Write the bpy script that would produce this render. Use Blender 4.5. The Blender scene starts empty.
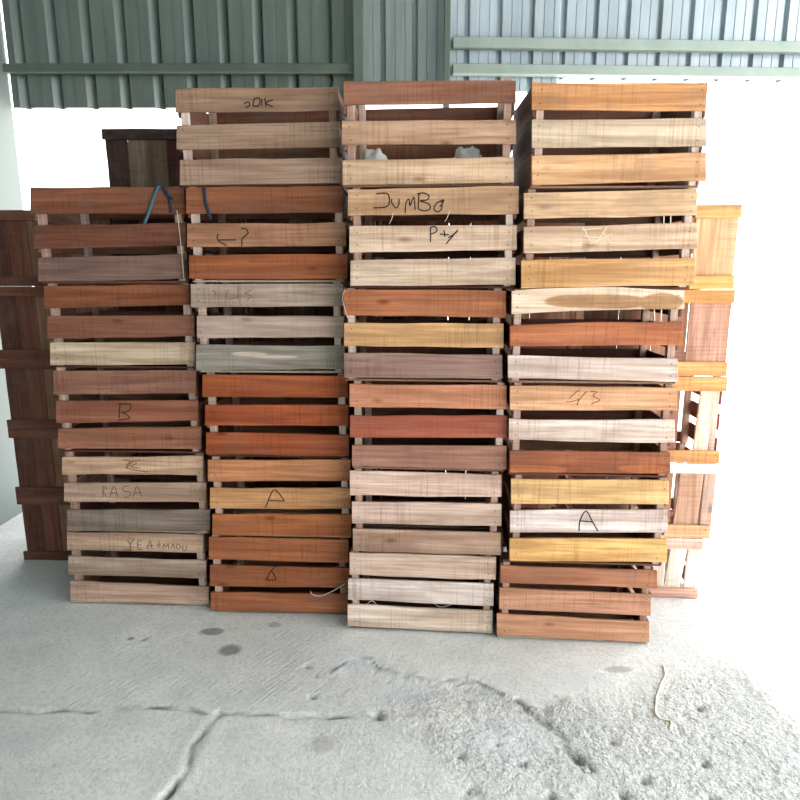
import bpy, bmesh, math, random
from mathutils import Vector, noise
WORLD = 2.0; SUN = 8.0; EXPOSURE = 1.35; ROOFX = 3.2; ROOFY = -4.5; FRONTX = 2.0
# crates: corners of the front boards (bottom left, bottom right, top right, top left), metres, in each crate frame
STACKS = {
 'A': dict(mid=(-1.143, 2.528), yaw=-3.2, crates=[
  dict(s=0.005, W=0.609, z=0.000, H=0.335, slats=[[(-0.303, 0.25), (0.297, 0.252), (0.302, 0.333), (-0.294, 0.333)], [(-0.31, 0.135), (0.303, 0.133), (0.308, 0.215), (-0.301, 0.22)], [(-0.315, 0.005), (0.307, 0.01), (0.312, 0.092), (-0.305, 0.105)]]),
  dict(s=0.025, W=0.615, z=0.335, H=0.353, slats=[[(-0.309, 0.256), (0.298, 0.265), (0.303, 0.347), (-0.3, 0.331)], [(-0.313, 0.136), (0.303, 0.145), (0.309, 0.23), (-0.304, 0.219)], [(-0.314, 0.003), (0.313, 0.018), (0.318, 0.112), (-0.304, 0.098)]]),
  dict(s=0.020, W=0.602, z=0.688, H=0.357, slats=[[(-0.305, 0.245), (0.296, 0.259), (0.302, 0.352), (-0.293, 0.344)], [(-0.305, 0.126), (0.297, 0.144), (0.302, 0.228), (-0.295, 0.22)], [(-0.309, 0.016), (0.302, 0.024), (0.308, 0.119), (-0.299, 0.101)]]),
  dict(s=0.022, W=0.600, z=1.045, H=0.339, slats=[[(-0.304, 0.239), (0.291, 0.256), (0.296, 0.335), (-0.294, 0.329)], [(-0.306, 0.118), (0.303, 0.133), (0.308, 0.216), (-0.295, 0.21)], [(-0.305, 0.011), (0.298, 0.019), (0.303, 0.107), (-0.295, 0.104)]]),
  dict(s=0.011, W=0.603, z=1.384, H=0.366, slats=[[(-0.308, 0.265), (0.306, 0.263), (0.312, 0.361), (-0.296, 0.364)], [(-0.307, 0.133), (0.302, 0.144), (0.308, 0.231), (-0.297, 0.22)], [(-0.306, 0.007), (0.287, 0.017), (0.293, 0.113), (-0.295, 0.098)]]),
 ]),
 'B': dict(mid=(-0.514, 2.451), yaw=-2.6, crates=[
  dict(s=0.005, W=0.590, z=0.000, H=0.347, slats=[[(-0.295, 0.244), (0.295, 0.243), (0.297, 0.345), (-0.289, 0.343)], [(-0.298, 0.123), (0.297, 0.128), (0.298, 0.219), (-0.292, 0.217)], [(-0.301, 0.01), (0.291, 0.01), (0.293, 0.099), (-0.296, 0.093)]]),
  dict(s=0.023, W=0.583, z=0.347, H=0.343, slats=[[(-0.296, 0.24), (0.29, 0.252), (0.292, 0.34), (-0.291, 0.332)], [(-0.295, 0.123), (0.29, 0.133), (0.292, 0.219), (-0.289, 0.213)], [(-0.291, 0.005), (0.291, 0.01), (0.293, 0.108), (-0.286, 0.098)]]),
  dict(s=0.020, W=0.580, z=0.690, H=0.347, slats=[[(-0.294, 0.25), (0.289, 0.253), (0.29, 0.339), (-0.288, 0.339)], [(-0.291, 0.132), (0.29, 0.139), (0.291, 0.223), (-0.285, 0.217)], [(-0.294, 0.012), (0.289, 0.014), (0.29, 0.101), (-0.288, 0.104)]]),
  dict(s=0.005, W=0.585, z=1.037, H=0.352, slats=[[(-0.302, 0.256), (0.291, 0.263), (0.293, 0.347), (-0.297, 0.346)], [(-0.286, 0.138), (0.292, 0.142), (0.293, 0.225), (-0.281, 0.223)], [(-0.298, 0.009), (0.293, 0.019), (0.294, 0.111), (-0.291, 0.11)]]),
  dict(s=0.009, W=0.603, z=1.389, H=0.353, slats=[[(-0.302, 0.254), (0.295, 0.256), (0.297, 0.351), (-0.295, 0.348)], [(-0.306, 0.132), (0.302, 0.135), (0.303, 0.22), (-0.3, 0.218)], [(-0.306, 0.014), (0.306, 0.011), (0.307, 0.105), (-0.3, 0.102)]]),
  dict(s=-0.006, W=0.602, z=1.742, H=0.340, slats=[[(-0.302, 0.258), (0.298, 0.258), (0.3, 0.337), (-0.296, 0.338)], [(-0.307, 0.13), (0.301, 0.133), (0.302, 0.221), (-0.301, 0.213)], [(-0.303, 0.004), (0.302, 0.008), (0.304, 0.097), (-0.297, 0.093)]]),
 ]),
 'C': dict(mid=(0.077, 2.314), yaw=-4.2, crates=[
  dict(s=0.005, W=0.582, z=0.000, H=0.337, slats=[[(-0.285, 0.239), (0.296, 0.24), (0.294, 0.335), (-0.283, 0.335)], [(-0.293, 0.13), (0.291, 0.128), (0.288, 0.222), (-0.291, 0.222)], [(-0.297, 0.015), (0.289, 0.007), (0.287, 0.106), (-0.295, 0.108)]]),
  dict(s=0.023, W=0.581, z=0.337, H=0.343, slats=[[(-0.296, 0.237), (0.289, 0.247), (0.287, 0.334), (-0.295, 0.337)], [(-0.29, 0.121), (0.293, 0.129), (0.29, 0.218), (-0.289, 0.211)], [(-0.288, 0.006), (0.294, 0.007), (0.291, 0.1), (-0.287, 0.099)]]),
  dict(s=0.029, W=0.591, z=0.680, H=0.345, slats=[[(-0.298, 0.247), (0.292, 0.246), (0.289, 0.336), (-0.297, 0.335)], [(-0.298, 0.127), (0.298, 0.137), (0.295, 0.221), (-0.297, 0.214)], [(-0.292, 0.014), (0.3, 0.012), (0.297, 0.106), (-0.291, 0.096)]]),
  dict(s=0.008, W=0.588, z=1.025, H=0.344, slats=[[(-0.293, 0.246), (0.299, 0.241), (0.296, 0.336), (-0.292, 0.342)], [(-0.294, 0.133), (0.294, 0.131), (0.291, 0.219), (-0.293, 0.218)], [(-0.296, 0.014), (0.293, 0.017), (0.29, 0.105), (-0.295, 0.107)]]),
  dict(s=0.038, W=0.597, z=1.369, H=0.353, slats=[[(-0.302, 0.255), (0.302, 0.258), (0.298, 0.351), (-0.3, 0.345)], [(-0.299, 0.127), (0.299, 0.135), (0.296, 0.22), (-0.297, 0.22)], [(-0.297, 0.009), (0.299, 0.013), (0.296, 0.107), (-0.295, 0.099)]]),
  dict(s=0.020, W=0.596, z=1.722, H=0.350, slats=[[(-0.292, 0.271), (0.297, 0.268), (0.294, 0.337), (-0.291, 0.348)], [(-0.302, 0.142), (0.302, 0.136), (0.299, 0.213), (-0.3, 0.22)], [(-0.301, 0.007), (0.299, 0.01), (0.296, 0.094), (-0.3, 0.091)]]),
 ]),
 'D': dict(mid=(0.678, 2.245), yaw=-3.8, crates=[
  dict(s=0.002, W=0.588, z=0.000, H=0.324, slats=[[(-0.29, 0.243), (0.306, 0.238), (0.301, 0.311), (-0.292, 0.312)], [(-0.291, 0.131), (0.291, 0.123), (0.284, 0.211), (-0.293, 0.22)], [(-0.297, 0.018), (0.294, 0.01), (0.287, 0.095), (-0.3, 0.109)]]),
  dict(s=0.033, W=0.584, z=0.324, H=0.354, slats=[[(-0.291, 0.243), (0.29, 0.255), (0.283, 0.346), (-0.295, 0.342)], [(-0.291, 0.127), (0.295, 0.144), (0.287, 0.235), (-0.294, 0.214)], [(-0.289, 0.012), (0.303, 0.023), (0.295, 0.118), (-0.292, 0.102)]]),
  dict(s=0.023, W=0.593, z=0.678, H=0.352, slats=[[(-0.298, 0.252), (0.301, 0.258), (0.294, 0.343), (-0.301, 0.342)], [(-0.298, 0.138), (0.303, 0.139), (0.295, 0.224), (-0.3, 0.219)], [(-0.29, 0.013), (0.296, 0.02), (0.29, 0.101), (-0.293, 0.096)]]),
  dict(s=0.016, W=0.601, z=1.030, H=0.337, slats=[[(-0.297, 0.25), (0.302, 0.27), (0.296, 0.335), (-0.299, 0.331)], [(-0.299, 0.136), (0.308, 0.141), (0.301, 0.226), (-0.301, 0.208)], [(-0.302, 0.019), (0.302, 0.011), (0.295, 0.094), (-0.305, 0.102)]]),
  dict(s=0.043, W=0.587, z=1.367, H=0.341, slats=[[(-0.293, 0.24), (0.289, 0.25), (0.282, 0.335), (-0.296, 0.326)], [(-0.289, 0.125), (0.3, 0.138), (0.292, 0.225), (-0.292, 0.213)], [(-0.293, 0.003), (0.304, 0.016), (0.295, 0.109), (-0.297, 0.1)]]),
  dict(s=0.055, W=0.583, z=1.708, H=0.335, slats=[[(-0.295, 0.248), (0.285, 0.244), (0.278, 0.328), (-0.298, 0.333)], [(-0.29, 0.129), (0.296, 0.133), (0.288, 0.219), (-0.293, 0.218)], [(-0.285, 0.01), (0.306, 0.022), (0.297, 0.114), (-0.289, 0.102)]]),
 ]),
}
WRITING = {
 ('C',5): [(0, 'black marker letters JuMBo', 'ink', [[(-0.2, 0.3286), (-0.158, 0.3283), (-0.158, 0.2876), (-0.211, 0.2812)], [(-0.144, 0.3112), (-0.144, 0.2977), (-0.129, 0.2806), (-0.119, 0.2941), (-0.119, 0.311)], [(-0.097, 0.2633), (-0.094, 0.2973), (-0.083, 0.3107), (-0.08, 0.287), (-0.066, 0.3173), (-0.062, 0.2733)], [(-0.048, 0.3307), (-0.051, 0.2766)], [(-0.055, 0.3274), (-0.031, 0.3305), (-0.013, 0.3203), (-0.02, 0.3068), (-0.045, 0.3037), (-0.013, 0.2933), (-0.009, 0.2763), (-0.03, 0.2697), (-0.051, 0.2766)], [(0.036, 0.303), (0.015, 0.2964), (0.005, 0.2762), (0.019, 0.2659), (0.033, 0.2794), (0.033, 0.2963), (0.04, 0.303)], [(0.022, 0.2997), (0.04, 0.3064), (0.026, 0.2828)]]), (1, 'black marker writing', 'ink', [[(-0.007, 0.2115), (-0.006, 0.1632)], [(-0.008, 0.2115), (0.006, 0.2165), (0.016, 0.2079), (0.013, 0.1976), (-0.005, 0.1908)], [(0.027, 0.1907), (0.059, 0.1871)], [(0.041, 0.2044), (0.045, 0.1803)], [(0.056, 0.1768), (0.073, 0.187), (0.091, 0.2041)], [(0.091, 0.2041), (0.049, 0.1561)]])],
 ('D',2): [(1, 'black marker letter A', 'ink', [[(-0.032, 0.1409), (-0.031, 0.1812), (-0.011, 0.2216), (0.014, 0.1824), (0.038, 0.1429)], [(-0.031, 0.1812), (0.014, 0.1784)]])],
 ('B',2): [(1, 'dark marker letter A', 'ink', [[(-0.062, 0.1301), (-0.05, 0.1606), (-0.021, 0.2106), (0.018, 0.1618)], [(-0.046, 0.1629), (0.018, 0.1618)]])],
 ('B',1): [(1, 'dark marker letter A', 'ink', [[(-0.055, 0.1567), (-0.032, 0.1981), (-0.015, 0.2166)], [(-0.032, 0.2026), (-0.013, 0.16), (-0.06, 0.1589)], [(-0.024, 0.2074), (-0.006, 0.2258)]])],
 ('D',3): [(0, 'dark marker number 43', 'fade', [[(-0.052, 0.33), (-0.073, 0.3113), (-0.086, 0.2963)], [(-0.096, 0.285), (-0.075, 0.2871), (-0.05, 0.2949)], [(-0.023, 0.3267), (-0.047, 0.2968), (-0.056, 0.2744)], [(-0.013, 0.3268), (0.012, 0.3234), (-0.001, 0.3085), (0.025, 0.294), (-0.006, 0.2788)]])],
 ('B',6): [(0, 'faded dark marker writing', 'ink', [[(-0.046, 0.2836), (-0.031, 0.2902), (-0.025, 0.28), (-0.04, 0.27)], [(-0.009, 0.3001), (-0.014, 0.2765)], [(-0.009, 0.3001), (0.01, 0.3032), (0.013, 0.2897), (0.005, 0.2763), (-0.014, 0.2765)], [(0.02, 0.2997), (0.019, 0.2761)], [(0.031, 0.303), (0.034, 0.2726)], [(0.06, 0.2959), (0.034, 0.2861), (0.059, 0.2723)]])],
 ('B',5): [(1, 'small red dot', 'red', [[(-0.042, 0.1775), (-0.034, 0.1775)]]), (1, 'dark marker writing', 'ink', [[(-0.183, 0.1797), (-0.185, 0.1577), (-0.151, 0.1356)], [(-0.181, 0.1577), (-0.116, 0.1576)], [(-0.094, 0.1996), (-0.075, 0.1977), (-0.068, 0.1831), (-0.08, 0.1721), (-0.092, 0.1612), (-0.094, 0.1354)]])],
 ('B',4): [(0, 'faint pencil number 245', 'pale', [[(-0.215, 0.3193), (-0.2, 0.3155), (-0.208, 0.2965)], [(-0.152, 0.3269), (-0.158, 0.2889), (-0.115, 0.2966)], [(-0.113, 0.3345), (-0.115, 0.2852)], [(-0.059, 0.3232), (-0.087, 0.3118), (-0.064, 0.3005), (-0.08, 0.2852)]])],
 ('A',3): [(1, 'dark marker letter B', 'ink', [[(-0.024, 0.2101), (-0.034, 0.1511)], [(-0.033, 0.21), (0.022, 0.2106)], [(0.022, 0.2064), (0.011, 0.1812), (-0.023, 0.1723)], [(-0.019, 0.1766), (0.013, 0.1517), (-0.039, 0.1426)]])],
 ('A',2): [(0, 'dark scribbled mark', 'fade', [[(-0.042, 0.3243), (-0.008, 0.3206), (-0.024, 0.2899), (0.065, 0.274)], [(0.005, 0.3251), (-0.028, 0.2854)], [(0.021, 0.3124), (-0.006, 0.2945), (0.032, 0.2908)], [(-0.013, 0.3118), (0.039, 0.3257)]]), (1, 'pencil letters RASA', 'fade', [[(-0.139, 0.1599), (-0.135, 0.2088)], [(-0.135, 0.2088), (-0.118, 0.2003), (-0.137, 0.1866), (-0.122, 0.1603)], [(-0.109, 0.1605), (-0.087, 0.2097), (-0.074, 0.1612)], [(-0.103, 0.1784), (-0.077, 0.1789)], [(-0.022, 0.211), (-0.048, 0.2061), (-0.046, 0.1884), (-0.02, 0.1845), (-0.026, 0.1622), (-0.048, 0.1618)], [(-0.009, 0.1626), (0.013, 0.2116), (0.03, 0.1634)], [(-0.003, 0.1804), (0.027, 0.181)]])],
 ('A',1): [(0, 'pencil word ending in MADU', 'fade', [[(-0.032, 0.3028), (-0.018, 0.2826)], [(-0.001, 0.3082), (-0.018, 0.2826), (-0.02, 0.2573)], [(0.034, 0.2999), (0.016, 0.2995), (0.013, 0.2627), (0.033, 0.2632)], [(0.015, 0.2811), (0.03, 0.2815)], [(0.053, 0.2637), (0.069, 0.3008), (0.075, 0.2689)], [(0.05, 0.2774), (0.085, 0.2829)], [(0.094, 0.2831), (0.116, 0.2837)], [(0.108, 0.3017), (0.106, 0.2697)], [(0.123, 0.2655), (0.129, 0.2886), (0.137, 0.275), (0.147, 0.289), (0.149, 0.2662)], [(0.158, 0.2664), (0.169, 0.2895), (0.176, 0.2669)], [(0.186, 0.29), (0.185, 0.2671), (0.203, 0.2767), (0.191, 0.2901)], [(0.212, 0.2861), (0.21, 0.2632), (0.224, 0.2635), (0.225, 0.2864)]])],
 ('D',5): [(1, 'pale chalk scribble', 'chalk', [[(-0.093, 0.2024), (-0.025, 0.2087)], [(-0.009, 0.212), (-0.042, 0.1552)], [(-0.085, 0.1823), (-0.03, 0.1754)], [(-0.063, 0.1553), (0.01, 0.1886)], [(-0.021, 0.1954), (0.008, 0.1585)], [(-0.09, 0.2124), (-0.064, 0.1688)]])],
}

C = bpy.context.scene.collection
R = math.radians
rnd = random.Random(7)

# ------------------------------------------------------------------ helpers
def s2l(c):
    return tuple((v/255/12.92 if v/255 <= .04045 else ((v/255+.055)/1.055)**2.4) for v in c)

def empty(name, loc, rz=0, label=None, cat=None, group=None):
    o = bpy.data.objects.new(name, None); C.objects.link(o)
    o.empty_display_size = .05
    o.location = loc; o.rotation_euler = (0, 0, rz)
    tag(o, label, cat, group)
    return o

def tag(o, label=None, cat=None, group=None, kind=None):
    if label: o['label'] = label
    if cat: o['category'] = cat
    if group: o['group'] = group
    if kind: o['kind'] = kind
    return o

def link(name, me, parent=None, loc=(0, 0, 0), rot=(0, 0, 0), color=None):
    o = bpy.data.objects.new(name, me); C.objects.link(o)
    o.location = loc; o.rotation_euler = rot
    if parent: o.parent = parent
    if color: o.color = color
    return o

def mesh(name, bm, mats, smooth=False):
    me = bpy.data.meshes.new(name)
    bmesh.ops.recalc_face_normals(bm, faces=bm.faces)
    bm.to_mesh(me); bm.free()
    for m in mats: me.materials.append(m)
    if smooth:
        for p in me.polygons: p.use_smooth = True
    return me

def box_bm(bm, x0, x1, y0, y1, z0, z1, mi=0):
    v = [bm.verts.new(p) for p in ((x0,y0,z0),(x1,y0,z0),(x1,y1,z0),(x0,y1,z0),(x0,y0,z1),(x1,y0,z1),(x1,y1,z1),(x0,y1,z1))]
    for f in ((0,1,2,3),(4,5,6,7),(0,1,5,4),(1,2,6,5),(2,3,7,6),(3,0,4,7)):
        bm.faces.new([v[i] for i in f]).material_index = mi

def tube_mesh(name, pts, r, mat, n=6, flat=1.0):
    bm = bmesh.new(); rings = []
    P = [Vector(p) for p in pts]
    for i, p in enumerate(P):
        t = (P[min(i+1, len(P)-1)] - P[max(i-1, 0)]).normalized()
        a = t.cross(Vector((0, 0, 1))) if flat == 1 else t.cross(Vector((0, 1, 0)))
        if a.length < .1: a = t.cross(Vector((0, 1, 0)))
        a.normalize(); b = t.cross(a).normalized()
        rings.append([bm.verts.new(p + a*math.cos(k*2*math.pi/n)*r + b*math.sin(k*2*math.pi/n)*r*flat) for k in range(n)])
    for i in range(len(rings)-1):
        for k in range(n):
            bm.faces.new((rings[i][k], rings[i][(k+1) % n], rings[i+1][(k+1) % n], rings[i+1][k]))
    bm.faces.new(rings[0]); bm.faces.new(rings[-1][::-1])
    return mesh(name, bm, [mat], True)

def smooth_path(pts, k=6):
    P = [Vector(p) for p in pts]; out = []
    for i in range(len(P)-1):
        p0, p1, p2, p3 = P[max(i-1, 0)], P[i], P[i+1], P[min(i+2, len(P)-1)]
        for j in range(k):
            t = j/k
            out.append(.5*((2*p1)+(p2-p0)*t+(2*p0-5*p1+4*p2-p3)*t*t+(3*p1-p0-3*p2+p3)*t**3))
    out.append(P[-1]); return out

# ------------------------------------------------------------------ materials
class NT:
    def __init__(s, name):
        s.m = bpy.data.materials.new(name); s.m.use_nodes = True
        s.t = s.m.node_tree; s.t.nodes.clear()
        s.out = s.n('ShaderNodeOutputMaterial'); s.b = s.n('ShaderNodeBsdfPrincipled')
        s.l(s.b.outputs[0], s.out.inputs[0])
        s.b.inputs['Specular IOR Level'].default_value = .25
    def n(s, t, **k):
        x = s.t.nodes.new(t)
        for a, v in k.items(): setattr(x, a, v)
        return x
    def l(s, a, b): s.t.links.new(a, b)
    def math(s, op, a, b=0.0, clamp=False):
        x = s.n('ShaderNodeMath', operation=op); x.use_clamp = clamp
        for i, v in enumerate((a, b)):
            if isinstance(v, (int, float)): x.inputs[i].default_value = v
            else: s.l(v, x.inputs[i])
        return x.outputs[0]
    def mix(s, f, a, b, mode='MIX'):
        x = s.n('ShaderNodeMix', data_type='RGBA', blend_type=mode)
        for i, v in ((0, f), (6, a), (7, b)):
            if isinstance(v, (int, float)): x.inputs[i].default_value = v
            elif isinstance(v, tuple): x.inputs[i].default_value = (*v[:3], 1)
            else: s.l(v, x.inputs[i])
        return x.outputs[2]
    def noise(s, vec, scale=1, detail=3, rough=.55, dist=0):
        x = s.n('ShaderNodeTexNoise'); x.inputs['Scale'].default_value = scale
        x.inputs['Detail'].default_value = detail; x.inputs['Roughness'].default_value = rough
        x.inputs['Distortion'].default_value = dist
        s.l(vec, x.inputs['Vector']); return x.outputs[0]
    def scale(s, vec, xyz):
        x = s.n('ShaderNodeVectorMath', operation='MULTIPLY'); s.l(vec, x.inputs[0]); x.inputs[1].default_value = xyz
        return x.outputs[0]
    def ramp(s, v, a, b, lo=0., hi=1.):
        x = s.n('ShaderNodeMapRange'); s.l(v, x.inputs[0]); x.clamp = True
        for i, q in enumerate((a, b, lo, hi)): x.inputs[i+1].default_value = q
        return x.outputs[0]
    def bump(s, h, st, d=.01):
        x = s.n('ShaderNodeBump'); x.inputs['Strength'].default_value = st; x.inputs['Distance'].default_value = d
        s.l(h, x.inputs['Height']); s.l(x.outputs[0], s.b.inputs['Normal'])

def wood_material(name, patch=None):
    w = NT(name)
    tc = w.n('ShaderNodeTexCoord'); oi = w.n('ShaderNodeObjectInfo')
    off = w.n('ShaderNodeVectorMath', operation='SCALE'); off.inputs[0].default_value = (37, 11, 53); w.l(oi.outputs['Random'], off.inputs['Scale'])
    v = w.n('ShaderNodeVectorMath', operation='ADD'); w.l(tc.outputs['Object'], v.inputs[0]); w.l(off.outputs[0], v.inputs[1]); v = v.outputs[0]
    fine = w.noise(w.scale(v, (3.5, 30, 95)), 1, 4, .6, .35)
    broad = w.noise(w.scale(v, (1.6, 8, 20)), 1, 3, .5, .9)
    heart = w.noise(w.scale(v, (2.2, 6, 13)), 1, 2, .5, .6)
    saw = w.noise(w.scale(v, (150, 5, 5)), 1, 2, .5)
    saww = w.noise(w.scale(v, (5, 5, 4)), 1, 1, .5)
    dirt = w.noise(w.scale(v, (7, 7, 16)), 1, 4, .65)
    base = oi.outputs['Color']
    c = w.mix(w.ramp(broad, .32, .68), w.mix(1.0, base, (.66, .61, .58), 'MULTIPLY'), w.mix(1.0, base, (1.18, 1.19, 1.22), 'MULTIPLY'))
    c = w.mix(w.ramp(fine, .42, .66, 0, .7), c, w.mix(1.0, base, (.56, .48, .43), 'MULTIPLY'))
    hm = w.math('MULTIPLY', w.ramp(heart, .5, .58), w.math('SUBTRACT', 1.0, oi.outputs['Alpha']))
    c = w.mix(hm, c, w.mix(1.0, c, (.62, .47, .38), 'MULTIPLY'))
    sm = w.math('MULTIPLY', w.ramp(saw, .5, .66), w.ramp(saww, .40, .58, 0, .6))
    c = w.mix(sm, c, w.mix(1.0, c, (.66, .6, .56), 'MULTIPLY'))
    # sparse knots
    vo = w.n('ShaderNodeTexVoronoi'); vo.inputs['Scale'].default_value = 1; w.l(w.scale(v, (5, 3, 13)), vo.inputs['Vector'])
    sep = w.n('ShaderNodeSeparateColor'); w.l(vo.outputs['Color'], sep.inputs[0])
    kn = w.math('MULTIPLY', w.ramp(vo.outputs['Distance'], .17, .04), w.math('GREATER_THAN', sep.outputs[0], .66))
    c = w.mix(w.math('MULTIPLY', kn, .8), c, w.mix(1.0, base, (.3, .2, .15), 'MULTIPLY'))
    c = w.mix(w.ramp(dirt, .5, .72, 0, .5), c, w.mix(.55, c, (.16, .13, .11)))
    if patch:
        sx = w.n('ShaderNodeSeparateXYZ'); w.l(tc.outputs['Object'], sx.inputs[0])
        wob = w.math('MULTIPLY', w.math('SUBTRACT', w.noise(w.scale(v, (9, 9, 9)), 1, 2), .5), .9)
        m = None
        for (cx, cz, rx, rz) in patch[0]:
            dx = w.math('DIVIDE', w.math('SUBTRACT', sx.outputs[0], cx), rx); dz = w.math('DIVIDE', w.math('SUBTRACT', sx.outputs[2], cz), rz)
            d = w.math('ADD', w.math('ADD', w.math('MULTIPLY', dx, dx), w.math('MULTIPLY', dz, dz)), wob)
            q = w.ramp(d, 1.12, .82)
            m = q if m is None else w.math('MAXIMUM', m, q)
        c = w.mix(w.math('MULTIPLY', m, patch[2]), c, w.mix(1.0, c, patch[1], 'MULTIPLY'))
    w.l(c, w.b.inputs['Base Color']); w.b.inputs['Roughness'].default_value = .72
    h = w.math('ADD', w.math('MULTIPLY', fine, .5), w.math('ADD', w.math('MULTIPLY', saw, .25), w.math('MULTIPLY', broad, .5)))
    w.bump(h, .5, .0025)
    return w.m

def plain(name, rgb, rough=.6, metal=0., var=.0, vs=20):
    w = NT(name); c = s2l(rgb)
    if var:
        tc = w.n('ShaderNodeTexCoord'); nz = w.noise(tc.outputs['Object'], vs, 4)
        w.l(w.mix(w.ramp(nz, .3, .7), tuple(x*(1-var) for x in c), tuple(min(1, x*(1+var)) for x in c)), w.b.inputs['Base Color'])
    else: w.b.inputs['Base Color'].default_value = (*c, 1)
    w.b.inputs['Roughness'].default_value = rough; w.b.inputs['Metallic'].default_value = metal
    return w.m

WOOD = wood_material('rough_sawn_wood')
NAIL = plain('nail_steel', (62, 50, 44), .5, .3)
SPECIAL = {
 ('D', 4, 0): wood_material('wood_brown_heart', ([(.0, -.001, .19, .026), (.22, -.003, .075, .031)], (.58, .42, .27), .95)),
 ('B', 4, 2): wood_material('wood_pale_streak', ([(-.08, .014, .075, .010), (.02, .003, .09, .006)], (1.9, 1.75, 1.65), .85)),
 ('D', 3, 2): wood_material('wood_orange_edge', ([(-.22, -.03, .14, .017), (.2, -.02, .09, .018)], (1.7, 1.7, 1.35), .8)),
 ('C', 1, 2): wood_material('wood_dull_stain', ([(.12, .0, .16, .03)], (.84, .76, .68), .6)),
}
INK = {'ink': plain('marker_ink', (40, 30, 26), .6), 'fade': plain('faded_ink', (104, 80, 62), .7),
       'pale': plain('pencil_grey', (108, 92, 78), .7), 'chalk': plain('chalk', (216, 194, 166), .9), 'red': plain('red_ink', (130, 30, 26), .6)}

# ------------------------------------------------------------------ wooden members
def slat_mesh(name, corners, th, seed, mat=WOOD, nails=(), arch=0., wave=.0011, amp=.0012):
    """corners bl, br, tr, tl in local x/z; front at y=0, back at y=th"""
    rg = random.Random(seed); bl, br, tr, tl = corners
    N = 14; bm = bmesh.new(); rows = []
    a = [rg.uniform(-1, 1) for _ in range(8)]
    def wv(u, k): return wave*(a[k]*math.sin(5*u+a[k+1]*3)+.6*a[k+2]*math.sin(13*u+a[k+3]*5))
    for i in range(N+1):
        u = i/N
        xb = bl[0]+(br[0]-bl[0])*u; zb = bl[1]+(br[1]-bl[1])*u
        xt = tl[0]+(tr[0]-tl[0])*u; zt = tl[1]+(tr[1]-tl[1])*u
        if 0 < i < N: zb += wv(u, 0)+arch*.35*math.sin(math.pi*u); zt += wv(u, 4)+arch*math.sin(math.pi*u)
        yb = amp*math.sin(math.pi*u)
        rows.append([bm.verts.new(p) for p in ((xb, yb, zb), (xb, yb+th, zb), (xt, yb+th, zt), (xt, yb, zt))])
    for i in range(N):
        for k in range(4):
            bm.faces.new((rows[i][k], rows[i][(k+1) % 4], rows[i+1][(k+1) % 4], rows[i+1][k]))
    bm.faces.new(rows[0]); bm.faces.new(rows[-1][::-1])
    bmesh.ops.recalc_face_normals(bm, faces=bm.faces)
    ed = [e for e in bm.edges if e.calc_face_angle(0) > 1.0]
    bmesh.ops.bevel(bm, geom=ed, offset=.0012, segments=1, affect='EDGES')
    for (nx, nz) in nails:
        n = 7; r = .0023
        f = [bm.verts.new((nx+r*math.cos(k*2*math.pi/n), -.0006, nz+r*math.sin(k*2*math.pi/n))) for k in range(n)]
        g = [bm.verts.new((nx+r*math.cos(k*2*math.pi/n), .003, nz+r*math.sin(k*2*math.pi/n))) for k in range(n)]
        bm.faces.new(f).material_index = 1
        for k in range(n): bm.faces.new((f[k], f[(k+1) % n], g[(k+1) % n], g[k])).material_index = 1
    return mesh(name, bm, [mat, NAIL])

def bar_mesh(name, L, wy, wz, seed=0):
    """a batten lying along x, centred"""
    return slat_mesh(name, [(-L/2, -wz/2), (L/2, -wz/2), (L/2, wz/2), (-L/2, wz/2)], wy, seed, wave=.0006, amp=.0)

def straight_slat(L, h, th, seed):
    return slat_mesh('slat', [(-L/2, -h/2), (L/2, -h/2), (L/2, h/2), (-L/2, h/2)], th, seed, nails=[(-L/2+.02, .02), (-L/2+.022, -.02), (L/2-.02, .018), (L/2-.022, -.02)])

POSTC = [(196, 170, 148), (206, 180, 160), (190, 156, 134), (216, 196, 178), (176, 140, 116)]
INC = [(112, 68, 48), (136, 90, 62), (120, 74, 52), (142, 102, 74), (98, 60, 44), (148, 112, 82)]  # inner-board tones, darkened so the gaps between front boards look shaded
DEPTH = .36
_cache = {}
def cached(key, fn):
    if key not in _cache: _cache[key] = fn()
    return _cache[key]

def col(c, h=0., sat=.84):
    l = .3*c[0]+.59*c[1]+.11*c[2]
    k = max(0, min(1, (c[0]-c[1]-50)/35))
    return (*s2l((l+(c[0]-l)*sat+1, l+(c[1]-l)*sat-2+3*k, l+(c[2]-l)*sat+1-6*k)), 1-h)

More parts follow.
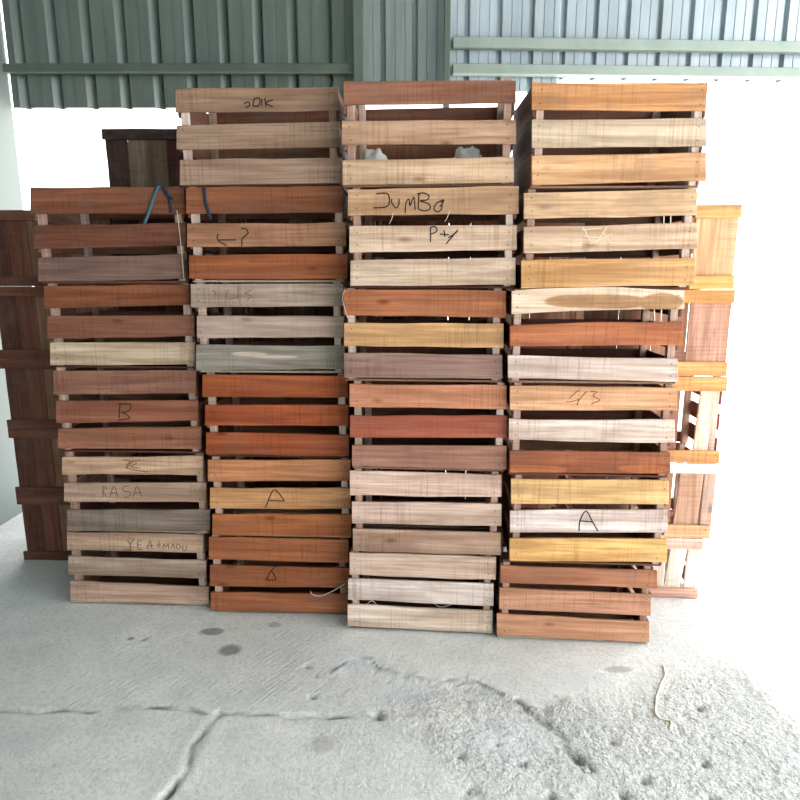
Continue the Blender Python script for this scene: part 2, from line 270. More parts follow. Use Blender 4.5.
def crate_shell(t, W, H, seed, rg, wallc=None, postc=None, backc=None, top_drop=.046, D=DEPTH, side_h=.084):
    Wq = round(W, 2)
    pm = cached(('post', round(H, 3)), lambda: bar_mesh('post', H-.009, .026, .026, 3))
    for sx in (-1, 1):
        for y in (.0125, D-.0385):
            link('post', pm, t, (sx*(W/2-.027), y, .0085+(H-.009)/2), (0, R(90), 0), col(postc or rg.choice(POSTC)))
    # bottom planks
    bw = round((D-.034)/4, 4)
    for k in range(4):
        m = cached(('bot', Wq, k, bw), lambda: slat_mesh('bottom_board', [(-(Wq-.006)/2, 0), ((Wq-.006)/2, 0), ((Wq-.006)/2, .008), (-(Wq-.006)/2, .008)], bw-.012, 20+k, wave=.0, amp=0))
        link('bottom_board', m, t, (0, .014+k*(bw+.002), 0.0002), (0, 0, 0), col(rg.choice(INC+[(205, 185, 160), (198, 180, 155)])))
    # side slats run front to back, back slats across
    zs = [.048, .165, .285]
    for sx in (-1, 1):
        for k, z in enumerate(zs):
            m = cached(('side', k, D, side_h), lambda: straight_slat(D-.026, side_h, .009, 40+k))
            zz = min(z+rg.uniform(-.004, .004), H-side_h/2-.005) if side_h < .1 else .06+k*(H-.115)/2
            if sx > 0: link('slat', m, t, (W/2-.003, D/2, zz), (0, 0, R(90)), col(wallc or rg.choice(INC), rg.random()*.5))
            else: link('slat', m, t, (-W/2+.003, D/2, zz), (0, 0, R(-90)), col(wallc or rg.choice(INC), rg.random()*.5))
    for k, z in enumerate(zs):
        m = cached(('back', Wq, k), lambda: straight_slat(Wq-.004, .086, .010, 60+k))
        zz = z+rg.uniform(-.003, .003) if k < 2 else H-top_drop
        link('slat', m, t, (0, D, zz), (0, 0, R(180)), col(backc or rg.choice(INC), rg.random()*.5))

def ribbon(strokes, z_shift, w=.0026):
    bm = bmesh.new()
    for s in strokes:
        P = smooth_path([(x, 0, z) for x, z in s], 4) if len(s) > 2 else [Vector((x, 0, z)) for x, z in s]
        L, Rr = [], []
        for i, p in enumerate(P):
            t = (P[min(i+1, len(P)-1)]-P[max(i-1, 0)]).normalized(); n = Vector((-t.z, 0, t.x))*w/2
            L.append(p+n); Rr.append(p-n)
        for i in range(len(P)-1):
            q = [L[i], L[i+1], Rr[i+1], Rr[i]]
            f = [bm.verts.new((a.x, -.0007, a.z-z_shift)) for a in q]; b = [bm.verts.new((a.x, .0009, a.z-z_shift)) for a in q]
            bm.faces.new(f)
            for k in range(4): bm.faces.new((f[k], f[(k+1) % 4], b[(k+1) % 4], b[k]))
    return bm

def front_crate(key, idx):
    st = STACKS[key]; cr = st['crates'][idx-1]; yaw = R(st['yaw'])
    lab, cols = LOOK[(key, idx)]
    rg = random.Random(hash_(key, idx))
    x = st['mid'][0]+cr['s']*math.cos(yaw); y = st['mid'][1]+cr['s']*math.sin(yaw)
    t = empty('wooden_crate', (x, y, cr['z']+.0002), yaw, lab, 'crate', 'slatted wooden crates of the front stacks')
    W, H = cr['W'], cr['H']
    if (key, idx) == ('D', 6): t.rotation_euler.z = R(-.2)
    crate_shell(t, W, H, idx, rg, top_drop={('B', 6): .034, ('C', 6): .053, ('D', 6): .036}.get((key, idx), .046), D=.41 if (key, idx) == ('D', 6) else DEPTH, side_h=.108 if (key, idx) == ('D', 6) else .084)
    for k, q in enumerate(cr['slats']):
        zc = (q[0][1]+q[1][1]+q[2][1]+q[3][1])/4
        cn = [(a, b-zc) for a, b in q]
        L, Rx = -W/2+.026, W/2-.026
        nails = [(L+rg.uniform(-.004, .004), .022), (L+rg.uniform(-.004, .004), -.022), (Rx+rg.uniform(-.004, .004), .02), (Rx+rg.uniform(-.004, .004), -.024)]
        c = cols[k]; heart = c[3] if len(c) > 3 else .15
        arch = {('D', 4, 0): .012, ('D', 4, 1): .004, ('D', 3, 1): -.004, ('C', 5, 2): .003}.get((key, idx, k), 0)
        me = slat_mesh('slat', cn, .0105, hash_(key, idx)*7+k, SPECIAL.get((key, idx, k), WOOD), nails, arch, .0022, .0)
        s = link('slat', me, t, (0, 0, zc), (0, 0, 0), col(c[:3], heart))
        for (row, wl, tone, strokes) in WRITING.get((key, idx), []):
            if row == k:
                w = link('handwriting', mesh('handwriting', ribbon(strokes, zc, .0045 if tone == 'ink' else .0032), [INK[tone]]), s)
                w['label'] = wl
    return t

def hash_(k, i): return ord(k)*31+i*17

# base colours of the boards, top board first; 4th number = amount of dark heartwood
LOOK = {
 ('A',5): ('red-brown crate topmost of the far left front stack, blue strap ends hanging over it', [(138,82,52),(124,74,50),(132,102,88)]),  # board colours lowered to carry the upper-left shade
 ('A',4): ('crate in far left stack with two red-brown boards above one cream board', [(142,80,48),(146,94,68),(212,190,156)]),  # upper-left shade also put into these board colours
 ('A',3): ('dull red-brown crate in far left stack with letter B on its middle board', [(158,108,84),(164,98,72),(170,110,80)]),
 ('A',2): ('crate marked RASA in far left stack, pale boards above a grey bottom board', [(210,172,134),(194,164,136),(146,133,116)]),
 ('A',1): ('weathered cream crate on the floor at the bottom of far left stack', [(198,166,134),(184,164,140,.4),(202,168,142)]),
 ('B',6): ('dull grey-brown crate topmost of second stack, in front of the green metal wall', [(158,128,98,.3),(166,138,110),(166,138,112)]),
 ('B',5): ('orange-brown crate second from top of second stack, question-like mark on middle board', [(148,88,54),(176,128,92,.5),(162,88,50)]),  # colours toned down for shade at the upper left
 ('B',4): ('weathered grey-green crate in second stack, only greyish one beside orange crates', [(178,158,138),(190,166,146),(150,146,130,.2)]),
 ('B',3): ('bright red-orange crate in second stack directly below the grey-green crate', [(178,86,46,.2),(172,78,44),(176,84,48)]),
 ('B',2): ('light orange crate in second stack with a thin letter A on middle board', [(204,132,86),(214,152,94),(194,112,66,.2)]),
 ('B',1): ('orange-brown crate on the floor under second stack, small dark A and loose string', [(178,102,62),(176,100,62),(178,104,68)]),
 ('C',6): ('topmost crate of third stack, brown board over two tan boards, white bags inside', [(156,104,76),(190,152,118,.2),(204,172,132)]),
 ('C',5): ('tan crate in third stack with JuMBo handwritten on its top board', [(204,164,120),(214,186,154),(212,188,158)]),
 ('C',4): ('crate in third stack with a yellow middle board between red-brown and grey-brown boards', [(180,106,68,.2),(216,168,106),(158,124,108)]),
 ('C',3): ('crate in third stack with salmon top, dark red middle and dusty brown bottom boards', [(210,138,104,.1),(182,92,72,.2),(176,126,102)]),
 ('C',2): ('pinkish cream crate with dark knots, second from floor in third stack', [(226,194,170),(218,190,166),(198,164,136,.3)]),
 ('C',1): ('palest cream crate on the floor under third stack', [(224,196,170,.2),(230,216,200),(238,220,196)]),
 ('D',6): ('crate topmost of right front stack, orange top board over pale grey and honey boards', [(204,142,84),(204,184,152),(212,164,110,.2)]),
 ('D',5): ('honey and cream crate with pale chalk scribble, second from top of right front stack', [(214,178,130),(216,186,150),(218,166,100,.2)]),
 ('D',4): ('crate in right front stack with arched cream board stained brown above a red board', [(230,206,174,0),(190,108,70,.3),(214,196,180)]),
 ('D',3): ('crate marked 43 in right front stack, tan, white and brown boards', [(218,162,114),(218,198,180),(166,94,62,.3)]),
 ('D',2): ('crate with two yellow boards and a black letter A on its white board', [(234,188,116),(224,208,196),(236,182,100)]),
 ('D',1): ('plain light brown crate on the floor under right front stack', [(190,124,90,.2),(206,148,112),(214,154,112)]),
}
for key in 'ABCD':
    for i in range(1, len(STACKS[key]['crates'])+1):
        front_crate(key, i)

# ------------------------------------------------------------------ back row
def copy_tree(o, parent=None):
    c = o.copy(); C.objects.link(c); c.parent = parent
    for ch in list(kids[o]):
        d = copy_tree(ch, c)
    return c
proto = None; kids = {}
def reg(o):
    kids[o] = [c for c in bpy.data.objects if c.parent == o]
    for c in kids[o]: reg(c)
BH = .341
# ------------------------------------------------------------------ crates seen end on (upright boards between two rails)
def end_crate(loc, rz, label, W, H, rails, boards, sidec, group, D=.36, lean=(), slz=None):
    t = empty('upright_board_crate', loc, rz, label, 'crate', group)
    rg = random.Random(int(abs(loc[0]*1000)+loc[2]*100))
    (h0, c0), (h1, c1) = rails
    for z0, z1, c in ((0.001, h0, c0), (H-h1, H-.001, c1)):
        zc = (z0+z1)/2
        link('rail', slat_mesh('rail', [(-W/2, z0-zc), (W/2, z0-zc), (W/2, z1-zc), (-W/2, z1-zc)], .012, rg.randint(0, 999), nails=[(-W/2+.02, .01), (W/2-.02, .01)]), t, (0, 0, zc), (0, 0, 0), col(c))
        for yy in (D,):
            link('rail', cached(('rail', W, round(z1-z0, 3)), lambda: bar_mesh('rail', W, .012, z1-z0-.002, 5)), t, (0, yy, zc), (0, 0, R(180)), col(INC[1]))
    for k, (xb, xt, w, c) in enumerate(boards):
        # an upright board, its grain running up: built along x and stood up
        L = H-.03; xc = (xb+xt)/2
        me = slat_mesh('end_board', [(-L/2, -w/2-(xb-xc)), (L/2, -w/2-(xt-xc)), (L/2, w/2-(xt-xc)), (-L/2, w/2-(xb-xc))], .010, rg.randint(0, 999))
        link('end_board', me, t, (xc, .013, H/2), (0, R(-90), 0), col(c))
    for sx in (-1, 1):
        for k, z in enumerate(slz or [.05, H/2, H-.05]):
            m = cached(('eside', D), lambda: straight_slat(D-.052, .07, .009, 77))
            link('slat', m, t, (sx*(W/2-.002) , D/2+.005, z), (0, 0, R(90*sx)), col(sidec, .3))
        for y in (.026, D-.042):
            link('post', cached(('epost', round(H, 3)), lambda: bar_mesh('post', H-.004, .026, .026, 3)), t, (sx*(W/2-.028), y, H/2), (0, R(90), 0), col(rg.choice(POSTC)))
    return t


BH = .341
BACKROW = [('far left front stack', -1.0, 2.945), ('second front stack', -.392, 2.865), ('third front stack', .212, 2.80), ('left edge of far left stack (added to stop daylight)', -1.61, 2.96),  # last stack added to stop daylight leaking past the far left stack
           (None, -1.32, 3.36), (None, -.70, 3.36), (None, -.08, 3.36), (None, .69, 3.36)]  # farthest row added to block daylight leaking between the stacks
LEV = ['on the floor', 'second from the floor', 'third from the floor', 'fourth from the floor', 'topmost but one', 'topmost']
rgb_ = random.Random(5)
for name_, cx, cy in BACKROW:
    for i in range(5):
        if proto is None:
            bd = [(-.235+.094*k, -.235+.094*k, .0925, rgb_.choice(INC)) for k in range(6)]
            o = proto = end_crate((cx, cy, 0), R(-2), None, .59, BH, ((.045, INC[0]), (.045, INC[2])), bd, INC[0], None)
            reg(proto)
        else: o = copy_tree(proto)
        o.location = (cx, cy, i*BH+.0002); o.rotation_euler = (0, 0, R(-2))
        o['group'] = 'crates of the back row behind the front stacks'
        if name_ is None:
            o['group'] = 'added light-blocking crates of the farthest row'; o['label'] = 'added dark boarded crate of the farthest row, blocking daylight behind the gaps'; continue
        o['label'] = 'brown boarded back-row crate behind the %s, %s' % (name_, ['on the floor', 'second up', 'third up', 'fourth up', 'fifth up'][i])

end_crate((-1.01, 2.945, 5*BH+.001), R(-1), 'dark weathered crate with two grey upright boards, alone against white sky at far left', .61, .342,
          ((.03, (70, 50, 40)), (.045, (62, 48, 40))),
          [(-.245, -.25, .098, (70, 52, 42)), (-.155, -.15, .092, (128, 110, 86)), (-.07, -.068, .088, (118, 100, 80)), (.02, .02, .096, (84, 46, 40)), (.12, .12, .106, (80, 48, 40)), (.232, .232, .12, (78, 50, 40))],
          (84, 58, 46), None)

st = STACKS['D']; yw = R(st['yaw'])
def E_loc(s, z, d=.378):
    return (st['mid'][0]+s*math.cos(yw)-d*math.sin(yw), st['mid'][1]+s*math.sin(yw)+d*math.cos(yw), z)
W = .60
G = 'crates with upright boards behind the right front stack'
OR = (224, 160, 92); PK = (222, 190, 168); CR = (232, 214, 190); BR = (160, 112, 84)
end_crate(E_loc(.327, .0005), yw, 'pale whitish crate with upright boards on the floor behind the right stack', W, .285,
          ((.048, (208, 160, 134)), (.052, PK)), [(-.24, -.24, .09, CR), (-.13, -.13, .09, CR), (-.02, -.02, .09, CR), (.10, .10, .1, (236, 226, 206)), (.185, .205, .07, (236, 226, 206)), (.262, .268, .05, CR)], (176, 120, 92), G)
end_crate(E_loc(.350, .2865), yw, 'crate with two broad brown upright boards and a dark slit behind right stack', W, .34,
          ((.058, (228, 178, 122)), (.045, (240, 234, 222))), [(-.22, -.22, .137, BR), (-.08, -.08, .137, BR), (.06, .06, .137, BR), (.195, .207, .10, (204, 162, 128)), (.283, .283, .05, (196, 164, 142))], (150, 84, 60), G)
end_crate(E_loc(.358, .6275), yw, 'crate with slanting upright board, wide gaps and orange rails behind the right stack', W, .375,
          ((.055, OR), (.062, OR)), [(-.22, -.22, .137, BR), (-.08, -.08, .137, BR), (.055, .055, .13, BR), (.218, .235, .06, (236, 204, 172)), ], (130, 52, 36), G, slz=[.07, .175, .285])
end_crate(E_loc(.352, 1.0035), yw, 'crate with flat brown upright panel between orange rails, fourth behind right stack', W, .355,
          ((.06, OR), (.055, (232, 168, 92))), [(-.22, -.22, .137, BR), (-.08, -.08, .137, BR), (.06, .06, .137, BR), (.215, .215, .165, (206, 156, 126))], (150, 90, 64), G)
end_crate(E_loc(.345, 1.3595), yw, 'yellow-railed crate topmost behind right stack, beside the chalk-marked crate', W, .33,
          ((.055, (236, 176, 90)), (.05, OR)), [(-.22, -.22, .137, BR), (-.08, -.08, .137, BR), (.06, .06, .137, BR), (.215, .215, .165, (226, 180, 128))], (150, 90, 64), G)

# ------------------------------------------------------------------ small loose things
WHITE = plain('white_plastic', (226, 228, 228), .45)
BLUE = plain('blue_strapping', (66, 94, 112), .5); NAVY = plain('dark_blue_strapping', (34, 48, 66), .4)
TWINE = plain('white_twine', (224, 214, 200), .8)
def on_front(key, px, pz, dy=0.):
    s_ = STACKS[key]; a = R(s_['yaw']); return Vector((s_['mid'][0]+px*math.cos(a)-dy*math.sin(a), s_['mid'][1]+px*math.sin(a)+dy*math.cos(a), pz))
def strip(name, key, pts, r, mat, label, cat, group=None, flat=.35, n=6):
    P = smooth_path([on_front(key, *p) for p in pts], 5)
    c0 = sum(P, Vector())/len(P)
    o = link(name, tube_mesh(name, [q-c0 for q in P], r, mat, n, flat), None, c0); return tag(o, label, cat, group)

strip('blue_strap', 'A', [(.229, 1.750, -.004), (.222, 1.74, -.010), (.201, 1.706, -.006), (.182, 1.654, -.010), (.162, 1.61, -.014)], .006, BLUE, 'frayed blue plastic strap hanging slanting over far left stack, left one of three', 'strap', 'blue strap ends', .25)
strip('blue_strap', 'A', [(.248, 1.750, -.004), (.251, 1.742, -.009), (.264, 1.698, -.006), (.268, 1.65, -.006)], .0055, NAVY, 'dark blue strap end hanging straight over the far left red-brown crate', 'strap', 'blue strap ends', .25)
strip('blue_strap', 'A', [(.244, 1.744, -.010), (.262, 1.713, -.012), (.281, 1.700, -.012)], .006, NAVY, 'short dark blue strap end kinked to the right on far left stack', 'strap', 'blue strap ends', .25)
strip('blue_strap', 'B', [(-.214, 1.736, -.006), (-.213, 1.692, -.008), (-.204, 1.649, -.006), (-.198, 1.62, -.006)], .006, NAVY, 'dark strap end hanging over the top board of the orange-brown question-marked crate', 'strap', 'blue strap ends', .25)
strip('twine', 'A', [(.289, 1.66, -.002), (.293, 1.587, -.0022), (.296, 1.512, -.0022), (.299, 1.40, -.0022)], .0016, TWINE, 'thin pale twine hanging down the right edge of far left stack', 'twine')
strip('twine', 'B', [(.135, .110, .004), (.139, .106, -.004), (.152, .096, -.006), (.181, .094, -.008), (.215, .108, -.008), (.25, .127, -.006), (.284, .151, -.006)], .0017, TWINE, 'curved pale twine poking out of the bottom crate of second stack', 'twine')
for pts_, lab_ in (([(.226, 1.63, .0125), (.229, 1.575, .0125)], 'left of two white strings in the gap of the chalk-marked crate'),
                   ([(.249, 1.63, .0125), (.252, 1.575, .0125)], 'right of two white strings in the gap of the chalk-marked crate'),
                   ([(.217, 1.315, .0125), (.221, 1.28, .0125), (.225, 1.235, .0125)], 'left of two pale strings in the gap under the arched cream board'),
                   ([(.244, 1.315, .0125), (.245, 1.235, .0125)], 'right of two pale strings in the gap under the arched cream board')):
    strip('twine', 'D', pts_, .0022, TWINE, lab_, 'twine', 'strings in the gaps of the right stack')
for i_, (key_, pts_, lab_) in enumerate((('C', [(-.102, 1.632, -.004), (-.106, 1.612, -.006), (-.116, 1.595, -.003)], 'wisp of straw hanging left under the JuMBo board'),
                   ('C', [(.099, 1.640, -.004), (.092, 1.62, -.006), (.082, 1.601, -.003)], 'wisp of straw hanging right under the JuMBo board'),
                   ('C', [(-.279, 1.363, -.004), (-.287, 1.327, -.006), (-.269, 1.262, -.004)], 'pale fibre at the left end of the crate with yellow middle board'),
                   ('C', [(-.271, .14, -.002), (-.245, .12, -.006), (-.215, .116, -.006), (-.19, .134, -.006), (-.166, .109, -.003)], 'curled fibre between the lower boards of the palest crate, left'),
                   ('C', [(.043, .144, -.002), (.083, .119, -.006), (.131, .13, -.003)], 'curled fibre between the lower boards of the palest crate, right'))):
    strip('straw', key_, pts_, .0008, TWINE, lab_, 'straw', 'wisps of straw caught on the third stack')

def bag(loc, sx, sy, sz, seed, label):
    bm = bmesh.new(); bmesh.ops.create_icosphere(bm, subdivisions=4, radius=1)
    for v in bm.verts:
        n = noise.fractal(v.co*1.6+Vector((seed, 0, 0)), 1, 2, 4)
        v.co *= 1+.28*n+.12*abs(noise.noise(v.co*5+Vector((seed, 3, 0))))
        v.co.x *= sx; v.co.y *= sy; v.co.z = max(v.co.z, -.75)*sz
    zmin = min(v.co.z for v in bm.verts)
    for v in bm.verts: v.co.z -= zmin
    o = link('plastic_bag', mesh('plastic_bag', bm, [WHITE], True), None, loc)
    return tag(o, label, 'plastic bag', 'white plastic bags inside the top crate of third stack')
zb = STACKS['C']['crates'][5]['z']
p = on_front('C', -.19, 0, .19); bag((p.x, p.y, zb+.0095), .055, .07, .087, 2, 'crumpled white plastic bag at the left inside the top crate of third stack')
p = on_front('C', .16, 0, .19); bag((p.x, p.y, zb+.0095), .06, .07, .087, 5, 'crumpled white plastic bag at the right inside the top crate of third stack')

# ------------------------------------------------------------------ floor
def lerp_poly(P, x):
    for (x0, y0), (x1, y1) in zip(P, P[1:]):
        if x0 <= x <= x1: return y0+(y1-y0)*(x-x0)/(x1-x0)
    return P[0][1] if x < P[0][0] else P[-1][1]
def seg_d(px, py, P):
    best = 9
    for (x0, y0), (x1, y1) in zip(P, P[1:]):
        dx, dy = x1-x0, y1-y0; t = max(0, min(1, ((px-x0)*dx+(py-y0)*dy)/(dx*dx+dy*dy)))
        best = min(best, math.hypot(px-x0-t*dx, py-y0-t*dy))
    return best
def sst(a, b, v):
    t = max(0., min(1., (v-a)/(b-a))); return t*t*(3-2*t)
RIDGE = [(-.30, 2.03), (-.226, 2.08), (-.18, 2.15), (-.106, 2.146), (-.081, 2.085), (.0, 2.05), (.143, 2.012), (.25, 2.03), (.32, 1.965), (.403, 1.895), (.469, 1.85), (.6, 1.95), (.8, 2.05), (1.0, 2.2), (1.5, 2.35), (3, 2.4)]
LCR = [(-3, 1.80), (-1.3, 1.85), (-.992, 1.841), (-.872, 1.87), (-.736, 1.865), (-.643, 1.836), (-.527, 1.831), (-.328, 1.822), (-.066, 1.822), (.05, 1.835)]
DCR = [(-.60, 1.835), (-.622, 1.735), (-.628, 1.671), (-.625, 1.585), (-.655, 1.485), (-.67, 1.2)]
MCR = [(.40, 1.90), (.455, 1.80), (.51, 1.73), (.50, 1.69), (.545, 1.62)]
PITS = [(.18, 1.65, .013), (.2, 1.52, .016), (.53, 1.645, .02), (.555, 1.60, .016), (-.07, 1.83, .02), (.42, 1.50, .014), (.30, 1.70, .01), (.66, 1.71, .012), (.70, 1.555, .016), (.9, 1.62, .014), (.62, 1.50, .013), (.36, 1.62, .012), (-1.02, 2.27, .012), (-.34, 2.09, .012), (-.3, 1.92, .012), (1.0, 1.86, .015), (.86, 1.48, .018)]
def axis(a, b, c, d, fine, coarse):
    v = [];  x = a
    while x < b: v.append(x); x += coarse*max(.15, min(1, (b-x)/1.0))
    x = b
    while x < c: v.append(x); x += fine
    x = c
    while x < d: v.append(x); x += coarse*max(.15, min(1, (x-c)/1.0+.1))
    v.append(d); return v
XS = axis(-6, -1.55, 1.6, 7, .0095, .5); YS = axis(-6, 1.25, 2.42, 5.4, .0085, .5)
def floor_z(x, y):
    if not (-3 < x < 3 and .6 < y < 2.7): return 0.
    V = Vector((x, y, 0))
    n1 = noise.fractal(V*3, 1, 2, 3); n2 = noise.fractal(V*22, .8, 2, 4); n3 = noise.noise(V*75)
    yr = lerp_poly(RIDGE, x)+.012*noise.noise(V*16)
    low = sst(0, .018+.25*sst(.45, .8, x), yr-y) if x > -.32 else 0
    low *= sst(-.33, -.26, x)
    rough = low*(.12+.88*sst(.2, .62, x+.45*n1-.3*(1.9-y)+.12))
    rough *= 1-.75*sst(.55, .9, x)*sst(1.95, 2.2, y)
    z = -.0045*low*(1-.7*sst(.1, .5, yr-y))*(1-.8*sst(.42, .65, x))
    z += .0004*n1*(1-sst(2.2, 2.4, y))
    z += rough*(.0032*n2+.0026*n3+.0016*noise.noise(V*130)) + (1-rough)*(.0005*n2+.0004*n3)
    edge = math.exp(-((yr-y-.01)/.035)**2)*(1-.7*sst(.45, .7, x)) if x > -.3 else 0
    z += edge*(.006*n2+.003*n3)*sst(-.33, -.26, x)
    z -= .020*math.exp(-(seg_d(x+.014*noise.noise(V*18), y+.014*noise.noise(V*18+Vector((5, 5, 5))), DCR)/.008)**2)*max(0, .5+1.3*noise.noise(V*11))
    z += .0015*math.exp(-((seg_d(x, y, DCR)-.03)/.02)**2)
    z -= .006*math.exp(-(seg_d(x+.01*noise.noise(V*15), y+.012*noise.noise(V*12), LCR)/.008)**2)*max(0, .5+2.2*noise.noise(V*9))*1.5
    z -= .009*math.exp(-(seg_d(x, y+.012*noise.noise(V*20), MCR)/.011)**2)*(.4+abs(noise.noise(V*17))*1.5)
    for (a, b, r) in PITS:
        d = math.hypot(x-a, (y-b))
        if d < r*3: z -= r*.9*math.exp(-(d/r*(1+.6*noise.noise(V*60)))**2)
    crk = 0.
    for PL, sg in ((DCR, .008), (MCR, .012), (LCR, .007)):
        crk = max(crk, math.exp(-(seg_d(x+.012*noise.noise(V*18), y+.012*noise.noise(V*18+Vector((5, 5, 5))), PL)/sg)**2)*max(0, .45+1.6*noise.noise(V*13)))
    if x > -.3: crk = max(crk, .8*(1-sst(.42, .6, x))*math.exp(-((yr-y-.004)/.008)**2)*max(0, .5+1.8*noise.noise(V*15)))
    for (a, b, r) in PITS:
        if abs(x-a) < .08 and abs(y-b) < .08: crk = max(crk, 1.2*math.exp(-(math.hypot(x-a, y-b)/r*1.5*(1+.6*noise.noise(V*60)))**2))
    MASKS[(x, y)] = (rough, min(1, crk))
    return z
MASKS = {}
me = bpy.data.meshes.new('floor')
NX = len(XS); verts = [(x, y, min(floor_z(x, y), .004) - .0006) for y in YS for x in XS]
faces = [(j*NX+i, j*NX+i+1, (j+1)*NX+i+1, (j+1)*NX+i) for j in range(len(YS)-1) for i in range(NX-1)]
me.from_pydata(verts, [], faces)
for nm, ix in (('rough', 0), ('crack', 1)):
    at_ = me.attributes.new(nm, 'FLOAT', 'POINT')
    at_.data.foreach_set('value', [MASKS.get((x, y), (0, 0))[ix] for y in YS for x in XS])
w = NT('worn_concrete'); tc = w.n('ShaderNodeTexCoord'); P = tc.outputs['Object']
big = w.noise(P, 1.6, 5, .6); mid_ = w.noise(P, 9, 5, .65); fin = w.noise(P, 60, 4, .7); grit = w.noise(P, 260, 2, .6)
c = w.mix(w.ramp(big, .35, .65), s2l((206, 209, 208)), s2l((232, 233, 230)))
c = w.mix(w.ramp(mid_, .42, .7, 0, .45), c, s2l((188, 194, 195)))
c = w.mix(w.ramp(fin, .3, .55, .35, 0), c, s2l((140, 142, 140)))
c = w.mix(w.ramp(grit, .58, .75, 0, .4), c, s2l((120, 122, 122)))
c = w.mix(w.ramp(w.noise(P, 22, 4, .7), .6, .72, 0, .5), c, s2l((226, 226, 220)))
sx = w.n('ShaderNodeSeparateXYZ'); w.l(P, sx.inputs[0])
wob = w.math('MULTIPLY', w.math('SUBTRACT', mid_, .5), 1.6)
for (cx, cy, rx, ry, colr, st_) in ((-.762, 2.32, .05, .028, (108, 98, 92), .7), (-.655, 2.19, .045, .04, (104, 106, 102), .75), (-.52, 2.37, .03, .02, (120, 118, 112), .5), (-.24, 1.70, .04, .04, (150, 148, 142), .4), (.80, 2.07, .05, .02, (150, 142, 140), .6), (-1.07, 2.27, .014, .012, (104, 96, 90), .7)):
    dx = w.math('DIVIDE', w.math('SUBTRACT', sx.outputs[0], cx), rx); dy = w.math('DIVIDE', w.math('SUBTRACT', sx.outputs[1], cy), ry)
    d = w.math('ADD', w.math('ADD', w.math('MULTIPLY', dx, dx), w.math('MULTIPLY', dy, dy)), wob)
    c = w.mix(w.ramp(d, 1.3, .5, 0, st_), c, s2l(colr))
for (cx, cy, rx, ry) in ((-.17, 2.12, .10, .06), (.02, 1.95, .12, .08), (.28, 1.98, .09, .06), (.62, 2.0, .12, .05), (.3, 1.72, .14, .10)):
    dx = w.math('DIVIDE', w.math('SUBTRACT', sx.outputs[0], cx), rx); dy = w.math('DIVIDE', w.math('SUBTRACT', sx.outputs[1], cy), ry)
    d = w.math('ADD', w.math('ADD', w.math('MULTIPLY', dx, dx), w.math('MULTIPLY', dy, dy)), w.math('MULTIPLY', wob, 2.))
    c = w.mix(w.ramp(d, 1.3, .3, 0, .45), c, s2l((196, 206, 212)))
ar = w.n('ShaderNodeAttribute', attribute_name='rough').outputs['Fac']; ac = w.n('ShaderNodeAttribute', attribute_name='crack').outputs['Fac']
g1 = w.noise(P, 95, 3, .65); g2 = w.noise(P, 38, 4, .7)
c = w.mix(w.math('MULTIPLY', ar, w.ramp(g1, .52, .68, 0, .55)), c, s2l((112, 116, 114)))
c = w.mix(w.math('MULTIPLY', ar, w.ramp(g2, .60, .72, 0, .75)), c, s2l((98, 102, 100)))
c = w.mix(w.math('MULTIPLY', ar, w.ramp(g2, .42, .30, 0, .6)), c, s2l((230, 230, 226)))
c = w.mix(w.math('MULTIPLY', ac, .8), c, s2l((70, 74, 76)))
w.l(c, w.b.inputs['Base Color']); w.b.inputs['Roughness'].default_value = .85
rot = w.n('ShaderNodeMapping'); rot.inputs['Rotation'].default_value = (0, 0, R(35)); w.l(P, rot.inputs[0])
broom = w.noise(w.scale(rot.outputs[0], (120, 9, 1)), 1, 3, .6)
bm_ = w.math('MULTIPLY', broom, w.math('MULTIPLY', w.ramp(sx.outputs[0], -.1, -.4), w.ramp(sx.outputs[1], 1.8, 1.95)))
w.bump(w.math('ADD', w.math('ADD', w.math('ADD', w.math('MULTIPLY', fin, .9), w.math('MULTIPLY', grit, .3)), w.math('MULTIPLY', bm_, 1.4)), w.math('MULTIPLY', ar, w.math('ADD', w.math('MULTIPLY', g2, 5.5), w.math('MULTIPLY', g1, 1.0)))), .8, .007)
me.materials.append(w.m)
for p_ in me.polygons: p_.use_smooth = True
fl = link('floor', me); tag(fl, kind='structure')

# loose rope on the floor and crumbs of concrete
PEB = plain('concrete_crumb', (176, 178, 174), .9, var=.2, vs=60)
def fz(x, y): return min(floor_z(x, y), .004)-.0006
rp = [(.972, 2.088), (.965, 2.06), (.955, 2.031), (.925, 1.99), (.902, 1.953), (.875, 1.91), (.862, 1.880), (.842, 1.835), (.846, 1.812), (.875, 1.795), (.858, 1.76)]
o = link('rope', tube_mesh('rope', [Vector((q.x, q.y, fz(q.x, q.y)+.003)) for q in smooth_path([(a, b, 0) for a, b in rp], 5)], .0032, TWINE, 7))
tag(o, 'frayed off-white rope lying curved on the rough concrete at the right', 'rope')
for i, (x, y, r) in enumerate([(.205, 1.515, .009), (.545, 1.60, .013), (-.055, 1.845, .009)]):
    bm = bmesh.new(); bmesh.ops.create_icosphere(bm, subdivisions=2, radius=r)
    for v in bm.verts:
        v.co *= 1+.9*noise.noise(v.co/r*1.3+Vector((i*7, 0, 0))); v.co.z *= .5
    zmin = min(v.co.z for v in bm.verts)
    o = link('concrete_crumb', mesh('concrete_crumb', bm, [PEB]), None, (x, y, fz(x, y)-zmin-.001))
    tag(o, 'small grey crumb of broken concrete on the rough floor patch', 'stone', 'crumbs of concrete on the rough floor')

